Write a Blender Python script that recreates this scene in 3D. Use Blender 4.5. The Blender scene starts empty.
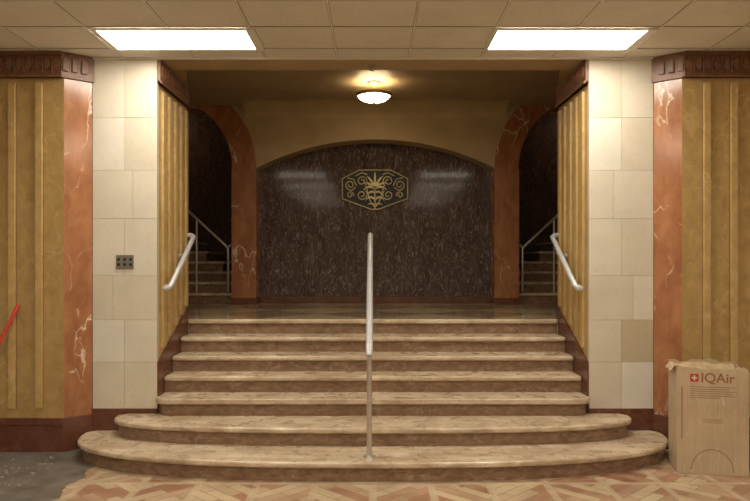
import bpy, math, random
from mathutils import Vector, Matrix
random.seed(4)
S=bpy.context.scene
S.view_settings.view_transform='Standard'
S.view_settings.look='None'
S.view_settings.exposure=0.0

# ------------------------------------------------------------ materials
def newmat(name):
    m=bpy.data.materials.new(name); m.use_nodes=True
    nt=m.node_tree; b=nt.nodes['Principled BSDF']
    return m,nt,b
def coords(nt,scale=(1,1,1),rot=(0,0,0)):
    tc=nt.nodes.new('ShaderNodeTexCoord'); mp=nt.nodes.new('ShaderNodeMapping')
    mp.inputs['Scale'].default_value=scale; mp.inputs['Rotation'].default_value=rot
    nt.links.new(tc.outputs['Object'],mp.inputs['Vector']); return mp.outputs['Vector']
def ramp(nt,src,stops):
    r=nt.nodes.new('ShaderNodeValToRGB')
    el=r.color_ramp.elements
    while len(el)<len(stops): el.new(0.5)
    for e,(p,c) in zip(el,stops):
        e.position=p; e.color=(c[0],c[1],c[2],1) if not isinstance(c,(float,int)) else (c,c,c,1)
    nt.links.new(src,r.inputs['Fac']); return r.outputs['Color']
def noise(nt,vec,scale,detail=6,dist=0,rough=.6):
    n=nt.nodes.new('ShaderNodeTexNoise'); n.inputs['Scale'].default_value=scale
    n.inputs['Detail'].default_value=detail; n.inputs['Distortion'].default_value=dist
    n.inputs['Roughness'].default_value=rough
    nt.links.new(vec,n.inputs['Vector']); return n.outputs['Fac']
def mix(nt,fac,a,b,mode='MIX'):
    m=nt.nodes.new('ShaderNodeMix'); m.data_type='RGBA'; m.blend_type=mode
    if isinstance(fac,(int,float)): m.inputs[0].default_value=fac
    else: nt.links.new(fac,m.inputs[0])
    for s,v in ((6,a),(7,b)):
        if isinstance(v,tuple): m.inputs[s].default_value=(v[0],v[1],v[2],1)
        else: nt.links.new(v,m.inputs[s])
    return m.outputs[2]
def math_(nt,op,a,b=None):
    m=nt.nodes.new('ShaderNodeMath'); m.operation=op
    for i,v in enumerate((a,b)):
        if v is None: continue
        if isinstance(v,(int,float)): m.inputs[i].default_value=v
        else: nt.links.new(v,m.inputs[i])
    return m.outputs[0]
def simple(name,col,rough=.5,metal=0,var=.12,scale=12):
    m,nt,b=newmat(name); v=coords(nt)
    c=ramp(nt,noise(nt,v,scale),[(.3,tuple(x*(1-var) for x in col)),(.7,tuple(min(1,x*(1+var)) for x in col))])
    nt.links.new(c,b.inputs['Base Color']); b.inputs['Roughness'].default_value=rough
    b.inputs['Metallic'].default_value=metal; return m
def veined(name,c1,c2,vein,vscale=2.2,width=.02,rough=.25,stretch=(1,1,1),nscale=5,amount=.8,gate0=.47):
    m,nt,b=newmat(name); v=coords(nt,stretch)
    base=ramp(nt,noise(nt,v,nscale,8,.6),[(.3,c1),(.7,c2)])
    nz=nt.nodes.new('ShaderNodeTexNoise'); nz.inputs['Scale'].default_value=2.5; nz.inputs['Detail'].default_value=5
    nt.links.new(v,nz.inputs['Vector'])
    add=nt.nodes.new('ShaderNodeVectorMath'); add.operation='MULTIPLY_ADD'
    add.inputs[1].default_value=(.7,.7,.7)
    nt.links.new(nz.outputs['Color'],add.inputs[0]); nt.links.new(v,add.inputs[2])
    vo=nt.nodes.new('ShaderNodeTexVoronoi'); vo.feature='DISTANCE_TO_EDGE'; vo.inputs['Scale'].default_value=vscale
    nt.links.new(add.outputs[0],vo.inputs['Vector'])
    line=ramp(nt,vo.outputs['Distance'],[(0,1.0),(width,0.0)])
    gate=ramp(nt,noise(nt,v,3.1,3),[(gate0,0.0),(gate0+.13,amount)])
    f=math_(nt,'MULTIPLY',line,gate)
    nt.links.new(mix(nt,f,base,vein),b.inputs['Base Color'])
    b.inputs['Roughness'].default_value=rough
    return m

M={}
M['yellow']=veined('yellow_marble',(.37,.235,.085),(.50,.345,.145),(.64,.49,.26),4,.04,.22,(1,1,.7),11,.4,.45)
M['yellow2']=veined('yellow_marble_rib',(.44,.29,.11),(.57,.405,.18),(.68,.54,.30),4,.04,.22,(1,1,.7),11,.4,.45)
M['groove_shade']=simple('yellow_marble_groove_shade',(.22,.13,.05),.5,0,.15,10)  # darkened marble colour, shade of the grooves painted in
M['red']=veined('red_marble',(.26,.10,.045),(.42,.19,.09),(.82,.67,.52),2.6,.022,.18,(1,1,.5),7,.85,.46)
M['reddk']=veined('dark_red_marble',(.10,.035,.022),(.17,.065,.04),(.35,.2,.14),4,.02,.25,(1,1,1),8,.4)
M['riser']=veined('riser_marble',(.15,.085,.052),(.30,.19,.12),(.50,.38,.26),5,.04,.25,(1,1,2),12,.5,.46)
M['cornice']=simple('carved_cornice_marble',(.19,.085,.045),.4,0,.35,20)
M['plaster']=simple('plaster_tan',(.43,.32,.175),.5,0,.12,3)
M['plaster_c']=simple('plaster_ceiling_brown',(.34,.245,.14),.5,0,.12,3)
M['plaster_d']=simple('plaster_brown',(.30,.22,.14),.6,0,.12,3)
M['alum']=simple('brushed_aluminium',(.62,.60,.56),.35,.85,.08,30)
M['railpaint']=simple('rail_grey_metal',(.58,.60,.64),.4,.3,.1,30)
M['steel']=simple('steel_plate',(.28,.27,.24),.4,.7,.1,30)
M['black']=simple('black_metal',(.010,.010,.009),.5,0,.1,20)
M['brass']=simple('aged_brass',(.60,.50,.28),.38,.5,.2,25)
M['brassl']=simple('lamp_brass',(.55,.42,.2),.3,.8,.1,25)
M['white']=simple('white_frame',(.75,.73,.68),.5,0,.03,20)
M['redpaint']=simple('red_paint',(.55,.05,.03),.4,0,.1,20)
M['bristle']=simple('bristle',(.18,.14,.09),.9,0,.3,60)
M['bag']=simple('dark_plastic',(.09,.09,.09),.45,0,.2,20)
M['print_red']=simple('print_red',(.5,.05,.035),.6,0,.05)
M['print_white']=simple('print_white',(.75,.72,.65),.6,0,.05)
M['print_brown']=simple('print_brown',(.30,.12,.07),.6,0,.05)
M['rubble']=simple('rubble',(.30,.26,.21),.9,0,.4,30)
M['roomwall']=simple('room_wall',(.62,.52,.38),.7,0,.06,3)

def brownm(name,lo,hi,fl,rough,spec):
    m,nt,b=newmat(name); v=coords(nt,(1,1,.38))
    base=ramp(nt,noise(nt,v,6,8,1.0),[(.3,lo),(.7,hi)])
    sp=ramp(nt,noise(nt,v,17,7,2.2,.7),[(.52,0.0),(.66,.85)])
    nt.links.new(mix(nt,sp,base,fl),b.inputs['Base Color'])
    b.inputs['Roughness'].default_value=rough; b.inputs['Specular IOR Level'].default_value=spec
    return m
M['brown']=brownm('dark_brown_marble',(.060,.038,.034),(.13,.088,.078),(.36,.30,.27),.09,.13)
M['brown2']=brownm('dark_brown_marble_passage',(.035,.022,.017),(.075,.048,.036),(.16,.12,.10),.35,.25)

def stone(name,c,y):
    m,nt,b=newmat(name); v=coords(nt)
    a=ramp(nt,noise(nt,v,2.5,8),[(.3,tuple(q*.86 for q in c)),(.7,c)])
    sp=ramp(nt,noise(nt,v,26,6,.5),[(.55,0.0),(.75,.5)])
    nt.links.new(mix(nt,sp,a,y),b.inputs['Base Color']); b.inputs['Roughness'].default_value=.4; return m
M['s1']=stone('cream_stone_a',(.71,.66,.56),(.57,.50,.38))
M['s2']=stone('cream_stone_b',(.67,.61,.50),(.52,.44,.31))
M['s3']=stone('cream_stone_c',(.75,.71,.63),(.62,.55,.42))
M['s4']=stone('cream_stone_stained',(.54,.46,.32),(.40,.32,.2))
M['grout']=simple('joint_mortar',(.45,.39,.31),.9,0,.1)

# worn cream tread: broad wear patches, fine pits, dirty streaks
m,nt,b=newmat('worn_tread_marble'); v=coords(nt)
a=ramp(nt,noise(nt,v,4,9,.5,.62),[(.30,(.42,.325,.23)),(.5,(.58,.475,.345)),(.68,(.72,.62,.48))])
st_=ramp(nt,noise(nt,coords(nt,(1.0,5,5)),3,6,.5),[(.40,(.80,.73,.66)),(.58,(1,1,1))])
a=mix(nt,1.0,a,st_,'MULTIPLY')
sp=ramp(nt,noise(nt,v,42,6,.5,.75),[(.54,0.0),(.70,.6)])
nt.links.new(mix(nt,sp,a,(.25,.165,.11)),b.inputs['Base Color'])
nt.links.new(ramp(nt,noise(nt,v,6,6),[(.35,.20),(.65,.45)]),b.inputs['Roughness'])
M['tread']=m

m,nt,b=newmat('acoustic_tile'); v=coords(nt)
a=ramp(nt,noise(nt,v,1.3,4),[(.3,(.66,.62,.53)),(.7,(.76,.72,.63))])
sp=ramp(nt,noise(nt,v,70,3,.2,.7),[(.58,0.0),(.66,.5)])
nt.links.new(mix(nt,sp,a,(.36,.32,.25)),b.inputs['Base Color']); b.inputs['Roughness'].default_value=.9
M['tile']=m
M['tbar']=simple('ceiling_grid_metal',(.32,.28,.22),.5,0,.04)

m,nt,b=newmat('lobby_floor_marble'); v=coords(nt)
vr=coords(nt,(1,1,1),(0,0,math.radians(45)))
def brick(vec,w_,h_,ms,c1,c2,mo,off=.5):
    br=nt.nodes.new('ShaderNodeTexBrick'); nt.links.new(vec,br.inputs['Vector'])
    br.offset=off; br.inputs['Scale'].default_value=1.0
    br.inputs['Brick Width'].default_value=w_; br.inputs['Row Height'].default_value=h_; br.inputs['Mortar Size'].default_value=ms
    br.inputs['Color1'].default_value=(*c1,1); br.inputs['Color2'].default_value=(*c2,1); br.inputs['Mortar'].default_value=(*mo,1)
    return br
br=brick(vr,.40,.10,.005,(.62,.50,.33),(.36,.16,.10),(.32,.23,.15))
ck=nt.nodes.new('ShaderNodeTexChecker'); nt.links.new(v,ck.inputs['Vector']); ck.inputs['Scale'].default_value=2.2
vr2=coords(nt,(1,1,1),(0,0,math.radians(-45)))
br3=brick(vr2,.40,.10,.005,(.64,.53,.36),(.36,.16,.10),(.32,.23,.15))
bb=mix(nt,ck.outputs['Fac'],br.outputs['Color'],br3.outputs['Color'])
br2=brick(v,.4545,.4545,.03,(0,0,0),(0,0,0),(1,1,1),0)
bb=mix(nt,math_(nt,'MULTIPLY',br2.outputs['Fac'],.7),bb,(.60,.50,.35))
dirt=ramp(nt,noise(nt,v,2.2,8,.4),[(.3,(.62,.60,.56)),(.65,(1,1,1))])
bb=mix(nt,1.0,bb,dirt,'MULTIPLY')
gr=ramp(nt,noise(nt,v,5,8,.5),[(.3,(.09,.08,.072)),(.7,(.22,.195,.17))])
sx=nt.nodes.new('ShaderNodeSeparateXYZ'); nt.links.new(v,sx.inputs[0])
w=math_(nt,'ADD',sx.outputs['X'],math_(nt,'MULTIPLY',noise(nt,v,3,4),.3))
mask=math_(nt,'GREATER_THAN',w,-2.22)
nt.links.new(mix(nt,mask,gr,bb),b.inputs['Base Color'])
rr=ramp(nt,noise(nt,v,4,6),[(.3,.25),(.7,.5)]); nt.links.new(rr,b.inputs['Roughness'])
M['floor']=m

m,nt,b=newmat('landing_floor_marble'); v=coords(nt)
vr=coords(nt,(1,1,1),(0,0,math.radians(45)))
ck=nt.nodes.new('ShaderNodeTexChecker'); nt.links.new(vr,ck.inputs['Vector']); ck.inputs['Scale'].default_value=1.1
a=ramp(nt,noise(nt,v,4,8,.4),[(.3,(.20,.14,.085)),(.7,(.34,.25,.16))])
c=mix(nt,ck.outputs['Fac'],a,(.50,.40,.26))
nt.links.new(c,b.inputs['Base Color']); b.inputs['Roughness'].default_value=.14
M['landing']=m

m,nt,b=newmat('cardboard'); v=coords(nt)
a=ramp(nt,noise(nt,v,3,6),[(.3,(.47,.35,.22)),(.7,(.60,.48,.33))])
fl=ramp(nt,noise(nt,coords(nt,(60,60,1)),2,2),[(.4,.92),(.6,1.0)])
scuff=ramp(nt,noise(nt,coords(nt,(3,3,1)),9,7,.8,.7),[(.58,0.0),(.68,.6)])
cc=mix(nt,1.0,a,fl,'MULTIPLY')
nt.links.new(mix(nt,scuff,cc,(.70,.61,.47)),b.inputs['Base Color']); b.inputs['Roughness'].default_value=.55
M['card']=m
M['cardin']=simple('cardboard_inside',(.46,.34,.21),.9,0,.1)
M['print_faint']=simple('print_faint',(.36,.25,.16),.8,0,.05)

def emis(name,col,s):
    m,nt,b=newmat(name); b.inputs['Base Color'].default_value=(.8,.8,.8,1)
    b.inputs['Emission Color'].default_value=(*col,1); b.inputs['Emission Strength'].default_value=s
    return m
M['panel']=emis('light_diffuser',(1,.91,.745),21)
M['bowl']=emis('glass_bowl',(1,.82,.50),19)
M['bowl_fill']=emis('fill_bowl_dim',(1,.70,.42),9)  # glow for the added passage fill lamps

# ------------------------------------------------------------ mesh helpers
import bmesh
class MB:
    def __init__(s): s.v=[];s.f=[];s.mi=[];s.mats=[]
    def mat(s,k):
        if k not in s.mats: s.mats.append(k)
        return s.mats.index(k)
    def box(s,x0,x1,y0,y1,z0,z1,k):
        if x0>x1:x0,x1=x1,x0
        i=len(s.v)
        s.v+=[(x0,y0,z0),(x1,y0,z0),(x1,y1,z0),(x0,y1,z0),(x0,y0,z1),(x1,y0,z1),(x1,y1,z1),(x0,y1,z1)]
        for q in ((0,3,2,1),(4,5,6,7),(0,1,5,4),(1,2,6,5),(2,3,7,6),(3,0,4,7)):
            s.f.append([i+a for a in q]); s.mi.append(s.mat(k))
        return s
    def prism(s,pts,z0,z1,k,axis='z'):
        n=len(pts);i=len(s.v)
        def P(p,t):
            return (p[0],p[1],t) if axis=='z' else ((t,p[0],p[1]) if axis=='x' else (p[0],t,p[1]))
        s.v+=[P(p,z0) for p in pts]+[P(p,z1) for p in pts]
        s.f.append(list(range(i,i+n))[::-1]); s.f.append(list(range(i+n,i+2*n)))
        for a in range(n):
            b=(a+1)%n; s.f.append([i+a,i+b,i+n+b,i+n+a])
        s.mi+= [s.mat(k)]*(n+2); return s
    def revolve(s,prof,c,k,seg=40):
        i=len(s.v);n=len(prof)
        for j in range(seg):
            t=2*math.pi*j/seg
            for r,z in prof: s.v.append((c[0]+r*math.cos(t),c[1]+r*math.sin(t),c[2]+z))
        for j in range(seg):
            j2=(j+1)%seg
            for a in range(n-1):
                s.f.append([i+j*n+a,i+j2*n+a,i+j2*n+a+1,i+j*n+a+1]); s.mi.append(s.mat(k))
        return s
    def build(s,name,parent=None,bevel=0,seg=2,smooth=False):
        me=bpy.data.meshes.new(name); me.from_pydata(s.v,[],s.f)
        for k in s.mats: me.materials.append(M[k])
        for p,mi in zip(me.polygons,s.mi): p.material_index=mi; p.use_smooth=smooth
        bm=bmesh.new(); bm.from_mesh(me); bmesh.ops.recalc_face_normals(bm,faces=bm.faces); bm.to_mesh(me); bm.free()
        o=bpy.data.objects.new(name,me); S.collection.objects.link(o)
        if parent: o.parent=parent
        if bevel:
            md=o.modifiers.new('bevel','BEVEL'); md.width=bevel; md.segments=seg; md.limit_method='ANGLE'; md.angle_limit=math.radians(40)
        return o
def empty(name):
    o=bpy.data.objects.new(name,None); S.collection.objects.link(o); o.empty_display_size=.1; return o
def tube(name,splines,r,mat,parent=None,cyc=False):
    c=bpy.data.curves.new(name,'CURVE'); c.dimensions='3D'; c.bevel_depth=r; c.bevel_resolution=4; c.use_fill_caps=True
    for pts in splines:
        sp=c.splines.new('POLY'); sp.points.add(len(pts)-1)
        for p,q in zip(sp.points,pts): p.co=(*q,1)
        sp.use_cyclic_u=cyc
    c.materials.append(M[mat])
    o=bpy.data.objects.new(name,c); S.collection.objects.link(o)
    if parent: o.parent=parent
    return o

ZC=3.69; ZL=1.12; ZI=4.07
# ------------------------------------------------------------ room shell
MB().box(-5,5,-3,6.9,-.12,0,'floor').build('floor')
MB().box(-5.1,-5,-3,6.6,0,ZC,'roomwall').build('wall_left')
MB().box(5,5.1,-3,6.6,0,ZC,'roomwall').build('wall_right')
MB().box(-5,5,-3.1,-3,0,ZC,'roomwall').build('wall_rear')
c=MB(); c.box(-5,5,-3,6.55,ZC,ZC+.1,'tile'); c.build('ceiling')
g=MB()
xs=[-.34+.68*k for k in range(-6,9)]
ys=[6.27-.58*k for k in range(0,16)]
for x in xs:
    if -5<x<5:
        g.box(x-.011,x+.011,-3,6.55,ZC-.004,ZC-.0005,'tbar')
        g.box(x-.006,x+.006,-3,6.55,ZC-.006,ZC-.0005,'white')
for y in ys:
    g.box(-5,5,y-.016,y+.016,ZC-.0042,ZC-.0006,'tbar')
    g.box(-5,5,y-.006,y+.006,ZC-.0062,ZC-.0006,'white')
g.box(-5,5,6.53,6.55,ZC-.02,ZC-.0005,'white')
g.build('trim_ceiling_grid')
def clight(x0,y0):
    e=empty('ceiling_light')
    p=MB(); p.box(x0+.04,x0+1.28,y0+.035,y0+.545,ZC-.018,ZC-.009,'panel'); p.build('diffuser',e)
    f=MB()
    f.box(x0,x0+1.36,y0,y0+.035,ZC-.022,ZC-.009,'white'); f.box(x0,x0+1.36,y0+.545,y0+.58,ZC-.022,ZC-.009,'white')
    f.box(x0,x0+.04,y0+.035,y0+.545,ZC-.022,ZC-.009,'white'); f.box(x0+1.28,x0+1.36,y0+.035,y0+.545,ZC-.022,ZC-.009,'white')
    f.build('frame',e,.003)
for y0 in (5.69,3.37,1.05,-1.27):
    clight(1.0,y0)
    clight(-2.34,y0)

# ------------------------------------------------------------ front wall (both sides)
for sgn,side in ((-1,'left'),(1,'right')):
    w=MB()
    w.box(sgn*2.857,sgn*5.0,6.38,6.60,0.31,ZC,'yellow')
    w.box(sgn*2.05,sgn*4.1,6.60,7.6,0,ZI,'yellow')
    w.box(sgn*2.05,sgn*2.66,6.556,6.60,0,ZC,'grout')
    w.build('wall_front_'+side)
    r=MB()
    for xc in (3.08,3.33,3.60,3.87,4.14,4.41,4.68):
        r.box(sgn*(xc-.030),sgn*(xc+.030),6.350,6.38,.40,3.40,'yellow2')
        r.box(sgn*(xc+.032),sgn*(xc+.038),6.377,6.3801,.40,3.40,'groove_shade')  # flat dark strips paint groove shade beside each rib, nothing is recessed
        r.box(sgn*(xc-.038),sgn*(xc-.032),6.377,6.3801,.40,3.40,'groove_shade')
    for yc in (6.72,6.93,7.14,7.35,7.54):
        zb=.85+(yc-6.55)*.42
        r.box(sgn*2.026,sgn*2.05,yc-.035,yc+.035,zb,3.40,'yellow2')
    r.build('trim_fluting_'+side,None,.007)
    p=MB(); p.prism([(sgn*2.857,6.38),(sgn*2.666,6.545),(sgn*2.666,6.60),(sgn*2.857,6.60)],.31,3.45,'red')
    p.build('trim_red_pilaster_'+side,None)
    k=MB()
    def run(x0,x1,y):
        k.box(sgn*x0,sgn*x1,y-.03,y+.02,3.45,3.685,'cornice')
        k.box(sgn*x0,sgn*x1,y-.050,y+.02,3.45,3.475,'cornice')
        k.box(sgn*x0,sgn*x1,y-.055,y+.02,3.655,3.685,'cornice')
        x=x0+.05
        while x<x1-.03:
            pts=[(sgn*(x+.03*math.cos(t)),3.57+.055*math.sin(t)) for t in [i*math.pi/4 for i in range(8)]]
            k.prism(pts,y-.050,y-.02,'cornice','y')
            k.box(sgn*(x+.038),sgn*(x+.048),y-.048,y-.02,3.49,3.64,'cornice')
            x+=.086
    run(2.857,5.0,6.38)
    k.prism([(sgn*2.87,6.34),(sgn*2.64,6.54),(sgn*2.666,6.60),(sgn*2.857,6.60)],3.45,3.685,'cornice')
    for i in range(3):
        tx=2.83-.065*i; ty=6.37+.055*i
        k.prism([(sgn*(tx+.02),ty-.035),(sgn*(tx-.02),ty),(sgn*(tx-.0),ty+.02),(sgn*(tx+.03),ty-.01)],3.51,3.63,'cornice')
    k.box(sgn*2.02,sgn*2.05,6.56,7.6,3.45,3.685,'cornice')
    k.box(sgn*2.005,sgn*2.05,6.56,7.6,3.45,3.475,'cornice')
    y=6.62
    while y<7.55:
        pts=[(y+.03*math.cos(t),3.57+.055*math.sin(t)) for t in [i*math.pi/4 for i in range(8)]]
        k.prism(pts,sgn*2.005,sgn*2.03,'cornice','x'); y+=.086
    k.build('trim_cornice_'+side,None,.003,1)
    rows=[.31,.80,1.20,1.62,2.16,2.62,3.12,3.683]
    st=MB()
    for i in range(len(rows)-1):
        z0,z1=rows[i]+.0015,rows[i+1]-.0015
        split=[2.36,2.36,2.47,2.36,2.28,2.36,2.36][i]
        ks=random.choice(['s1','s2','s3']); k2=random.choice(['s1','s2','s3'])
        if i==0 : ks='s2'
        if i==1 and sgn==1: ks,k2='s2','s4'
        st.box(sgn*2.052,sgn*(split-.0015),6.55,6.58,z0,z1,ks)
        st.box(sgn*(split+.0015),sgn*2.662,6.55,6.58,z0,z1,k2)
    st.build('wall_stone_pier_'+side,None,.002,1)
    bs=MB()
    bs.box(sgn*2.857,sgn*5.0,6.355,6.60,0,.25,'reddk'); bs.box(sgn*2.857,sgn*5.0,6.345,6.60,.25,.31,'reddk')
    bs.prism([(sgn*2.857,6.35),(sgn*2.65,6.53),(sgn*2.66,6.60),(sgn*2.857,6.60)],0,.31,'reddk')
    bs.box(sgn*2.05,sgn*2.66,6.535,6.555,0,.36,'reddk')
    bs.build('baseboard_'+side,None,.004)
    q=MB(); q.prism([(6.552,.30),(6.552,.80),(7.6,1.25),(7.6,.9)],sgn*2.036,sgn*2.05,'reddk','x'); q.build('trim_stringer_'+side,None,.003)

MB().box(-2.05,2.05,6.55,6.97,ZC,4.25,'plaster').build('trim_beam')
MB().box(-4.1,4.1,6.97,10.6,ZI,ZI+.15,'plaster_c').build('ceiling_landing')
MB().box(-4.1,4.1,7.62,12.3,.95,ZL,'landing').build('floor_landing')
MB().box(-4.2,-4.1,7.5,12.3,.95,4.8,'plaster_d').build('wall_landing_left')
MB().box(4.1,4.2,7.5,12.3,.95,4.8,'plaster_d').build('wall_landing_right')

# back wall with arches
cx=.035; YB=10.24; SP=3.14
def zbot(u):
    a=abs(u)
    if a<1.775:
        R=(1.775**2+.43**2)/(2*.43); return SP+.43-R+math.sqrt(R*R-a*a)
    if a<2.12: return SP
    if a<4.1:
        t=(a-3.02)/.9
        return min(4.04,SP+1.0*math.sqrt(max(0,1-t*t))) if a<3.92 else ZL
    return ZL
w=MB()
def strip(a,b,n,yy0,yy1,fb,ft,k,mb):
    for i in range(n):
        u0=a+(b-a)*i/n; u1=a+(b-a)*(i+1)/n
        e=(b-a)*1e-4
        mb.prism([(cx+u0,fb(u0+e)),(cx+u1,fb(u1-e)),(cx+u1,ft(u1-e)),(cx+u0,ft(u0+e))],yy0,yy1,k,'y')
top=lambda u:ZI
strip(-1.775,1.775,48,YB,YB+.36,zbot,top,'plaster',w)
for s_ in (-1,1):
    strip(s_*1.775,s_*2.12,2,YB,YB+.36,zbot,top,'plaster',w)
    strip(s_*2.12,s_*3.92,48,YB,YB+.36,zbot,top,'plaster',w)
    strip(s_*3.92,s_*4.05,1,YB,YB+.36,lambda u:ZL,top,'plaster_d',w)
w.build('wall_back')
# slightly concave coving between the lunette wall and the ceiling
cv=MB(); pts=[(YB+.001,ZI-.001)]
for i in range(13):
    t=math.pi/2*i/12; pts.append((YB+.001-.35+.35*math.cos(t)*1.0, ZI-.20+.20*math.sin(t)-.001))
cv.prism(pts,-1.9,1.97,'plaster','x'); cv.build('trim_coving')
pr=MB()
for s_ in (-1,1):
    pr.box(cx+s_*1.765,cx+s_*2.13,YB-.02,YB+.37,ZL,SP,'red')
    pr.box(cx+s_*1.755,cx+s_*2.14,YB-.035,YB+.37,ZL,ZL+.1,'reddk')
    def ib(u): 
        a=abs(u); t=(a-3.02)/.9
        return SP if a<2.12 else min(4.05,SP+math.sqrt(max(0,1-t*t)))
    def ob(u):
        a=abs(u); t=(a-3.02)/1.255
        return min(ZI-.001,SP+.001+1.3*math.sqrt(max(0,1-t*t)))
    strip(s_*1.766,s_*3.0,60,YB-.02,YB+.002,ib,ob,'red',pr)
    n=40
    for i in range(n):
        u0=2.12+.88*i/n;u1=2.12+.88*(i+1)/n
        pr.prism([(cx+s_*u0,ib(u0+1e-5)-.012),(cx+s_*u1,ib(u1)-.012),(cx+s_*u1,ib(u1)+.001),(cx+s_*u0,ib(u0+1e-5)+.001)],YB-.02,YB+.36,'red','y')
pr.build('trim_arch_red_marble')
al=MB()
edges=[-1.82,-1.12,-.40,.42,1.16,1.90]
for a,b_ in zip(edges[:-1],edges[1:]): al.box(a+.002,b_-.002,10.6,10.64,ZL+.0,3.75,'brown')
al.box(-1.83,1.91,10.63,10.75,ZL,3.8,'black')
al.build('wall_alcove')
MB().box(-1.735,1.80,10.575,10.6,ZL,ZL+.10,'reddk').build('baseboard_alcove',None,.004)

def dome_lamp(c0,bowl='bowl'):
    lp=empty('ceiling_lamp')  # name shared by the landing lamp and the added passage lamps
    MB().revolve([(0,0),(.085,0),(.09,-.012),(.06,-.03),(.02,-.04),(.014,-.06),(.014,-.14),(.0,-.15)],c0,'brassl').build('brass_canopy',lp,smooth=True)
    MB().revolve([(.214,-.135),(.232,-.14),(.238,-.155),(.234,-.18),(.214,-.19),(.205,-.18),(.208,-.14),(.214,-.135)],c0,'brassl').build('brass_rim',lp,smooth=True)
    tube('spokes',[[(c0[0],c0[1],c0[2]-.14),(c0[0]+.21*math.cos(a),c0[1]+.21*math.sin(a),c0[2]-.15)] for a in (0.5,2.6,4.7)],.006,'brassl',lp)
    MB().revolve([(.207,-.18),(.19,-.205),(.16,-.228),(.11,-.247),(.06,-.257),(.0,-.26)],c0,bowl).build('glass_bowl',lp,smooth=True)
    MB().revolve([(0,-.256),(.018,-.26),(.02,-.27),(.01,-.28),(0,-.29)],c0,'brassl').build('finial',lp,smooth=True)
dome_lamp((.012,8.9,ZI))

# passages behind arches
for s_,side in ((-1,'left'),(1,'right')):
    ps=MB()
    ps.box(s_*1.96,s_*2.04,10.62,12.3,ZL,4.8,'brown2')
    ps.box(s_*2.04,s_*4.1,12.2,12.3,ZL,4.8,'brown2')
    ps.box(s_*1.96,s_*4.1,10.62,12.3,4.6,4.7,'plaster_d')
    ps.build('wall_passage_'+side)
    dome_lamp((s_*3.72,11.3,4.6),'bowl_fill')  # added fill lamp, out of view, brightens the dark passage
    e=empty('side_stair')
    b_=MB()
    for i in range(3):
        b_.box(cx+s_*2.16,s_*4.08,10.38+.28*i,12.18,ZL+.16*i,ZL+.16*i+.125,'riser')
        b_.box(cx+s_*2.16,s_*4.08,10.35+.28*i,12.18,ZL+.16*i+.125,ZL+.16*(i+1),'tread')
    for i in range(3,9):
        x0=2.35+.27*(i-3)
        b_.box(s_*(x0+.03),s_*4.08,10.96,12.18,ZL+.16*i,ZL+.16*i+.125,'riser')
        b_.box(s_*x0,s_*4.08,10.94,12.18,ZL+.16*i+.125,ZL+.16*(i+1),'tread')
    b_.build('steps',e,.006)
    X=lambda q:cx+s_*q
    tube('rail',[[(X(2.23),10.46,1.30),(X(2.23),10.46,1.95),(X(2.25),10.46,1.98),(X(2.95),10.52,2.62)],[(X(2.19),10.46,2.01),(X(2.23),10.46,1.97)]],.02,'alum',e)
    tube('post',[[(X(2.72),10.50,1.27),(X(2.72),10.50,2.40)]],.016,'alum',e)

# ------------------------------------------------------------ main staircase
st=empty('marble_staircase')
def outline(a,yf,yb=6.45,n=2.5,ins=0):
    a-=ins; pts=[]
    b=yb-yf-ins; K=64
    for i in range(K+1):
        t=math.pi*i/K
        cc,ss=math.cos(t),math.sin(t)
        pts.append((-a*math.copysign(abs(cc)**(2/n),cc), yb-b*abs(ss)**(2/n)))
    pts+= [(a-.07,6.53),(-a+.07,6.53)]
    return pts
def rnd(yf,ins=0,r=.14):
    xw=2.048-ins; y=yf+ins; pts=[]
    pts.append((-xw,6.56))
    for i in range(7):
        t=math.pi+ (math.pi/2)*i/6; pts.append((-xw+r+r*math.cos(t),y+r+r*math.sin(t)))
    for i in range(7):
        t=1.5*math.pi+(math.pi/2)*i/6; pts.append((xw-r+r*math.cos(t),y+r+r*math.sin(t)))
    pts.append((xw,6.56))
    return pts
R=.16
body=MB()
body.prism(outline(2.69,5.46,ins=.035),0,R-.05,'riser')
body.prism(outline(2.39,5.93,ins=.035,n=2.7),R,2*R-.05,'riser')
body.prism(rnd(6.386,.03),2*R,3*R-.05,'riser'); 
slabs=[MB().prism(outline(2.69,5.46),R-.05,R,'tread'),MB().prism(outline(2.39,5.93,n=2.7),2*R-.05,2*R,'tread')]
s3=rnd(6.386)
s3=s3[:-1]+[(2.048,6.535),(2.03,6.535),(2.03,6.78),(-2.03,6.78),(-2.03,6.535),(-2.048,6.535)]; s3=s3[1:]
slabs.append(MB().prism(s3,3*R-.05,3*R,'tread'))
ynose=[6.70,6.97,7.27,7.585]
for i,yn in enumerate(ynose):
    z=(4+i)*R
    body.box(-2.033,2.033,yn+.03,7.62,z-R,z-.05,'riser')
    ye=(ynose[i+1]+.08) if i<3 else 7.78
    slabs.append(MB().box(-2.033,2.033,yn,ye if i<3 else 7.618,z-.05,z,'tread'))
body.box(-2.03,2.03,6.56,7.62,0,3*R-.05,'riser')
body.build('risers',st)
for i,s_ in enumerate(slabs): s_.build('tread_%d'%(i+1),st,.02,4)

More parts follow.
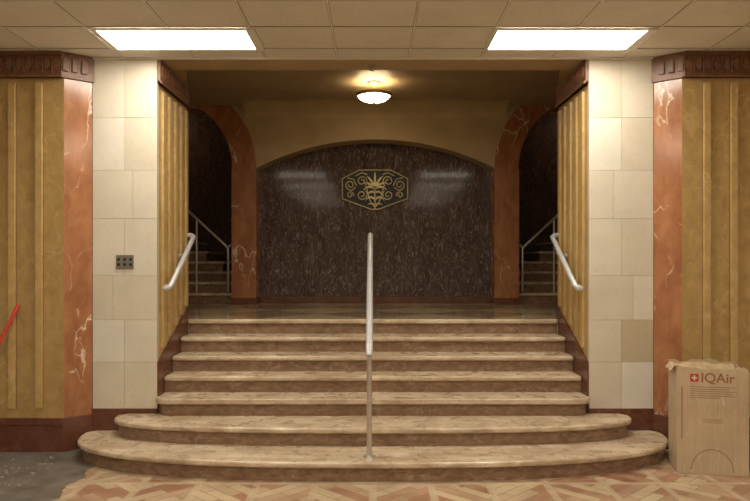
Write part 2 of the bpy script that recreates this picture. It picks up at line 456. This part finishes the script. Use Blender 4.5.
# ------------------------------------------------------------ handrails
hr=empty('center_handrail')
x=-.03
tube('front_post',[[(x,5.63,R+.002),(x,5.63,1.04)]],.021,'alum',hr)
tube('back_post',[[(x,7.68,ZL+.002),(x,7.68,2.0)]],.019,'alum',hr)
tube('mid_post',[[(x,6.83,4*R+.002),(x,6.83,1.58)]],.019,'alum',hr)
MB().revolve([(0,.014),(.045,.014),(.05,.001)],(x,5.63,R),'alum').build('foot_plate',hr)
tube('rail',[[(x,5.55,1.00),(x,5.56,1.03),(x,5.62,1.07),(x,7.62,2.03),(x,7.70,2.05),(x,7.80,2.05),(x,7.83,2.02),(x,7.83,1.98)]],.029,'railpaint',hr)
tube('guard_rail',[[(x+.002,5.64,.80),(x+.002,7.67,1.78)]],.012,'railpaint',hr)
for s_ in (-1,1):
    e=empty('wall_handrail'); X=s_*1.95
    tube('rail',[[(X+s_*.06,6.66,1.495),(X+s_*.02,6.645,1.50),(X,6.66,1.525),(X,7.50,2.02),(X+s_*.03,7.53,2.04),(X+s_*.07,7.54,2.045)]],.026,'railpaint',e)
    for yy in (6.78,7.3):
        zz=1.465+(yy-6.56)*.59
        tube('bracket',[[(X,yy,zz-.02),(X,yy,zz-.07),(X+s_*.07,yy,zz-.09)]],.009,'alum',e)
        p=MB(); p.prism([(yy+.03*math.cos(t*math.pi/8),zz-.09+.03*math.sin(t*math.pi/8)) for t in range(16)],X+s_*.064,X+s_*.1,'alum','x'); p.build('wall_plate',e)

sk=empty('fire_sprinkler')
MB().revolve([(0,0),(.035,0),(.035,-.006),(.012,-.01),(.012,-.03),(.006,-.035),(.006,-.05),(.022,-.052),(.022,-.056),(0,-.056)],(-.01,6.8,ZC),'alum',16).build('sprinkler_head',sk)

# ------------------------------------------------------------ ornamental grille
gr=empty('ornamental_grille'); gx=.03; gz=1.75+(262-189)*10.58/690; gy=10.585
hexp=[(-.50,.16),(-.24,.29),(.24,.29),(.50,.16),(.50,-.15),(.06,-.31),(-.06,-.31),(-.50,-.15)]
MB().prism([(gx+a,gz+b) for a,b in hexp],gy,10.599,'black','y').build('back_plate',gr)
tube('frame',[[(gx+a,gy-.005,gz+b) for a,b in hexp]],.010,'brass',gr,True)
def spiral(cx_,cz_,r0,r1,t0,turns,dirn=1,n=40):
    P=[]
    for i in range(n+1):
        f=i/n; r=r0+(r1-r0)*f; t=t0+dirn*turns*2*math.pi*f
        P.append((cx_+r*math.cos(t),cz_+r*math.sin(t)))
    return P
sc=[]
for s_ in (-1,1):
    for P in (spiral(.20,.12,.085,.02,math.radians(-120),1.5,-1),
              spiral(.38,.06,.085,.02,math.radians(200),1.5,1),
              spiral(.20,-.09,.085,.02,math.radians(130),1.5,1),
              spiral(.38,-.09,.055,.015,math.radians(200),1.3,-1),
              [(0.0,-.28),(.05,-.22),(.09,-.14),(.11,-.05),(.13,.02)],
              [(.28,.05),(.33,.15),(.42,.17)],[(.12,.22),(.2,.25),(.3,.2)]):
        sc.append([(gx+s_*a,gy-.008,gz+b) for a,b in P])
tube('scrolls',sc,.0095,'brass',gr)
lf=MB()
def leaf(bx,bz,an,L,wd,curl):
    n=12; A=[];B=[]
    for i in range(n+1):
        f=i/n; t=an+curl*f*f
        px=bx+math.sin(t)*L*f; pz=bz+math.cos(t)*L*f
        h=wd*(math.sin(math.pi*min(1,f*.82+.1))**.8)*(1 if f<1 else .25)
        A.append((gx+px+math.cos(t)*h,gz+pz-math.sin(t)*h)); B.append((gx+px-math.cos(t)*h,gz+pz+math.sin(t)*h))
    lf.prism(A+B[::-1],gy-.016,gy-.002,'brass','y')
for k in range(-3,4):
    leaf(0,-.0,math.radians(k*20),.26-.025*abs(k),.017,k*.22)
for k in (-1,1):
    leaf(0,-.06,math.radians(k*60),.12,.016,k*.9); leaf(0,-.17,math.radians(k*40),.15,.018,k*1.0); leaf(0,-.27,math.radians(k*30),.12,.014,k*.9)
lf.build('palmette',gr,.002,1)
tube('palmette_stem',[[(gx,gy-.01,gz-.30),(gx,gy-.01,gz+.02)]],.014,'brass',gr)

# ------------------------------------------------------------ wall plate
ep=empty('electrical_wall_plate')
X0=(116-373)*6.55/690; X1=(134-373)*6.55/690; Z1=1.75+7*6.55/690; Z0=1.75-7*6.55/690
MB().box(X0,X1,6.54,6.549,Z0,Z1,'steel').build('plate',ep,.003)
s_=MB()
for i in range(3):
    xx=X0+(X1-X0)*(i+.5)/3
    for zz in (Z0+.042,Z1-.042): s_.box(xx-.012,xx+.012,6.535,6.541,zz-.013,zz+.013,'black')
s_.build('sockets',ep,.002)

# ------------------------------------------------------------ cardboard box (open top, battered)
cb=empty('cardboard_box'); W=.545; D=.34; H=.89; T=.006
b_=MB()
def panel(fn,nu,nv,k):
    """thin battered sheet: fn(u,v)->(x,y,z)"""
    i0=len(b_.v)
    for a in range(nu+1):
        for c_ in range(nv+1): b_.v.append(fn(a/nu,c_/nv))
    for a in range(nu):
        for c_ in range(nv):
            p=i0+a*(nv+1)+c_
            b_.f.append([p,p+nv+1,p+nv+2,p+1]); b_.mi.append(b_.mat(k))
def rag(u,amp=.018,ph=0): return amp*(math.sin(u*9+ph)+.6*math.sin(u*23+ph*2)+.35*math.sin(u*51+ph))
bul=lambda u,v:.010*math.sin(math.pi*u)*math.sin(math.pi*v)
panel(lambda u,v:(W*u,0-bul(u,v)*0,(H-.03+rag(u,.007,1)+.02*(1-u))*v),24,10,'card')
panel(lambda u,v:(W*u,D,(H+.005+rag(u,.012,3))*v),24,10,'card')
panel(lambda u,v:(0-bul(u,v),D*u,(H-.01+rag(u,.008,2)+0)*v),12,10,'card')
panel(lambda u,v:(W+bul(u,v),D*u,(H-.03+rag(u,.010,5))*v),12,10,'card')
panel(lambda u,v:(W*u,D*v,.006),4,4,'cardin')
# folded flaps: one sagging inward at back, one torn outwards at left, one dropped inside at right
panel(lambda u,v:(.02+(W-.05)*u,D-.10*v,H-.02-.06*v+rag(u,.006,4)),20,4,'cardin')
panel(lambda u,v:(-.040*v,.02+(D-.10)*u,H-.012+.012*v-.05*v*v+rag(u,.008,2)),12,4,'card')
panel(lambda u,v:(W-.09*v,.03+(D-.06)*u,H-.045-.10*v),8,4,'cardin')
bx=b_.build('walls',cb)
md=bx.modifiers.new('thickness','SOLIDIFY'); md.thickness=.005; md.offset=1 if False else 0
pr_=MB()
F=-.003
pr_.box(.10,.165,F-.0015,F,H-.13,H-.065,'print_red')
pr_.box(.127,.138,F-.0025,F-.0015,H-.118,H-.077,'print_white'); pr_.box(.112,.153,F-.0025,F-.0015,H-.103,H-.092,'print_white')
for i,(a,b2) in enumerate(((.10,.44),(.10,.40),(.10,.46),(.10,.42),(.10,.45),(.10,.33))):
    pr_.box(a,b2,F-.0012,F,H-.175-.018*i,H-.167-.018*i,'print_faint')
n=24
for i in range(n):
    t0=math.pi*i/n;t1=math.pi*(i+1)/n
    pr_.prism([(.27+r*math.cos(t),.03+1.1*r*math.sin(t)) for r,t in ((.155,t0),(.165,t0),(.165,t1),(.155,t1))],F-.0012,F,'print_faint','y')
pr_.box(.03,.045,F-.0012,F,.28,.72,'print_faint'); pr_.box(.20,.35,F-.0012,F,.42,.46,'cardin')
pr_.build('printing',cb)
def txt(s,x,z,size,k):
    c=bpy.data.curves.new('lettering','FONT'); c.body=s; c.size=size; c.extrude=.0006; c.offset=.0015; c.materials.append(M[k])
    o=bpy.data.objects.new('lettering',c); S.collection.objects.link(o); o.parent=cb
    o.location=(x,F-.0008,z); o.rotation_euler=(math.radians(90),0,0)
txt('IQAir',.18,H-.132,.110,'print_brown')
cb.location=(2.525,5.73,.002); cb.rotation_euler=(0,0,math.radians(-12.5))

me=bpy.data.meshes.new('plastic_sack'); bm=bmesh.new(); bmesh.ops.create_icosphere(bm,subdivisions=4,radius=1)
from mathutils import noise as mn
for v_ in bm.verts:
    p=v_.co.copy(); d=1+.25*mn.noise(p*2.3)+.1*mn.noise(p*6)
    v_.co=Vector((p.x*.17*d,p.y*.17*d,max(0,(.13+p.z*.15*d)+(.08 if p.z>.9 else 0))))
bm.to_mesh(me); bm.free(); me.materials.append(M['bag'])
for p in me.polygons: p.use_smooth=True
o=bpy.data.objects.new('plastic_sack',me); S.collection.objects.link(o); o.location=(3.29,5.85,0)

br=empty('push_broom')
top_=Vector((-3.24,6.31,1.36)); bot=Vector((-3.70,5.95,.10))
tube('handle',[[tuple(top_),tuple(bot)]],.016,'redpaint',br)
tube('grip',[[tuple(top_),tuple(top_+(bot-top_).normalized()*.10)]],.019,'redpaint',br)
hb=MB(); hb.box(-3.95,-3.45,5.90,5.98,.07,.12,'redpaint'); hb.box(-3.94,-3.46,5.905,5.975,0,.07,'bristle'); hb.build('head',br,.006)

d=MB()
for i in range(40):
    x_=random.uniform(-3.4,-2.75); y_=random.uniform(5.4,6.25); r=random.uniform(.006,.022); h=random.uniform(.003,.012)
    a0=random.random()*6
    d.prism([(x_+r*random.uniform(.6,1)*math.cos(a0+t*1.256),y_+r*random.uniform(.6,1)*math.sin(a0+t*1.256)) for t in range(5)],0,h,'rubble')
d.build('floor_debris')

# ------------------------------------------------------------ world and camera
wd=bpy.data.worlds.new('world'); S.world=wd; wd.use_nodes=True
wd.node_tree.nodes['Background'].inputs[0].default_value=(1,.85,.65,1)
wd.node_tree.nodes['Background'].inputs[1].default_value=.05
cam=bpy.data.cameras.new('camera'); co=bpy.data.objects.new('camera',cam); S.collection.objects.link(co)
co.location=(0,0,1.75); co.rotation_euler=(math.radians(90),0,0)
cam.sensor_width=36; cam.lens=36*690/750; cam.shift_x=2/750; cam.shift_y=11.5/750
S.camera=co
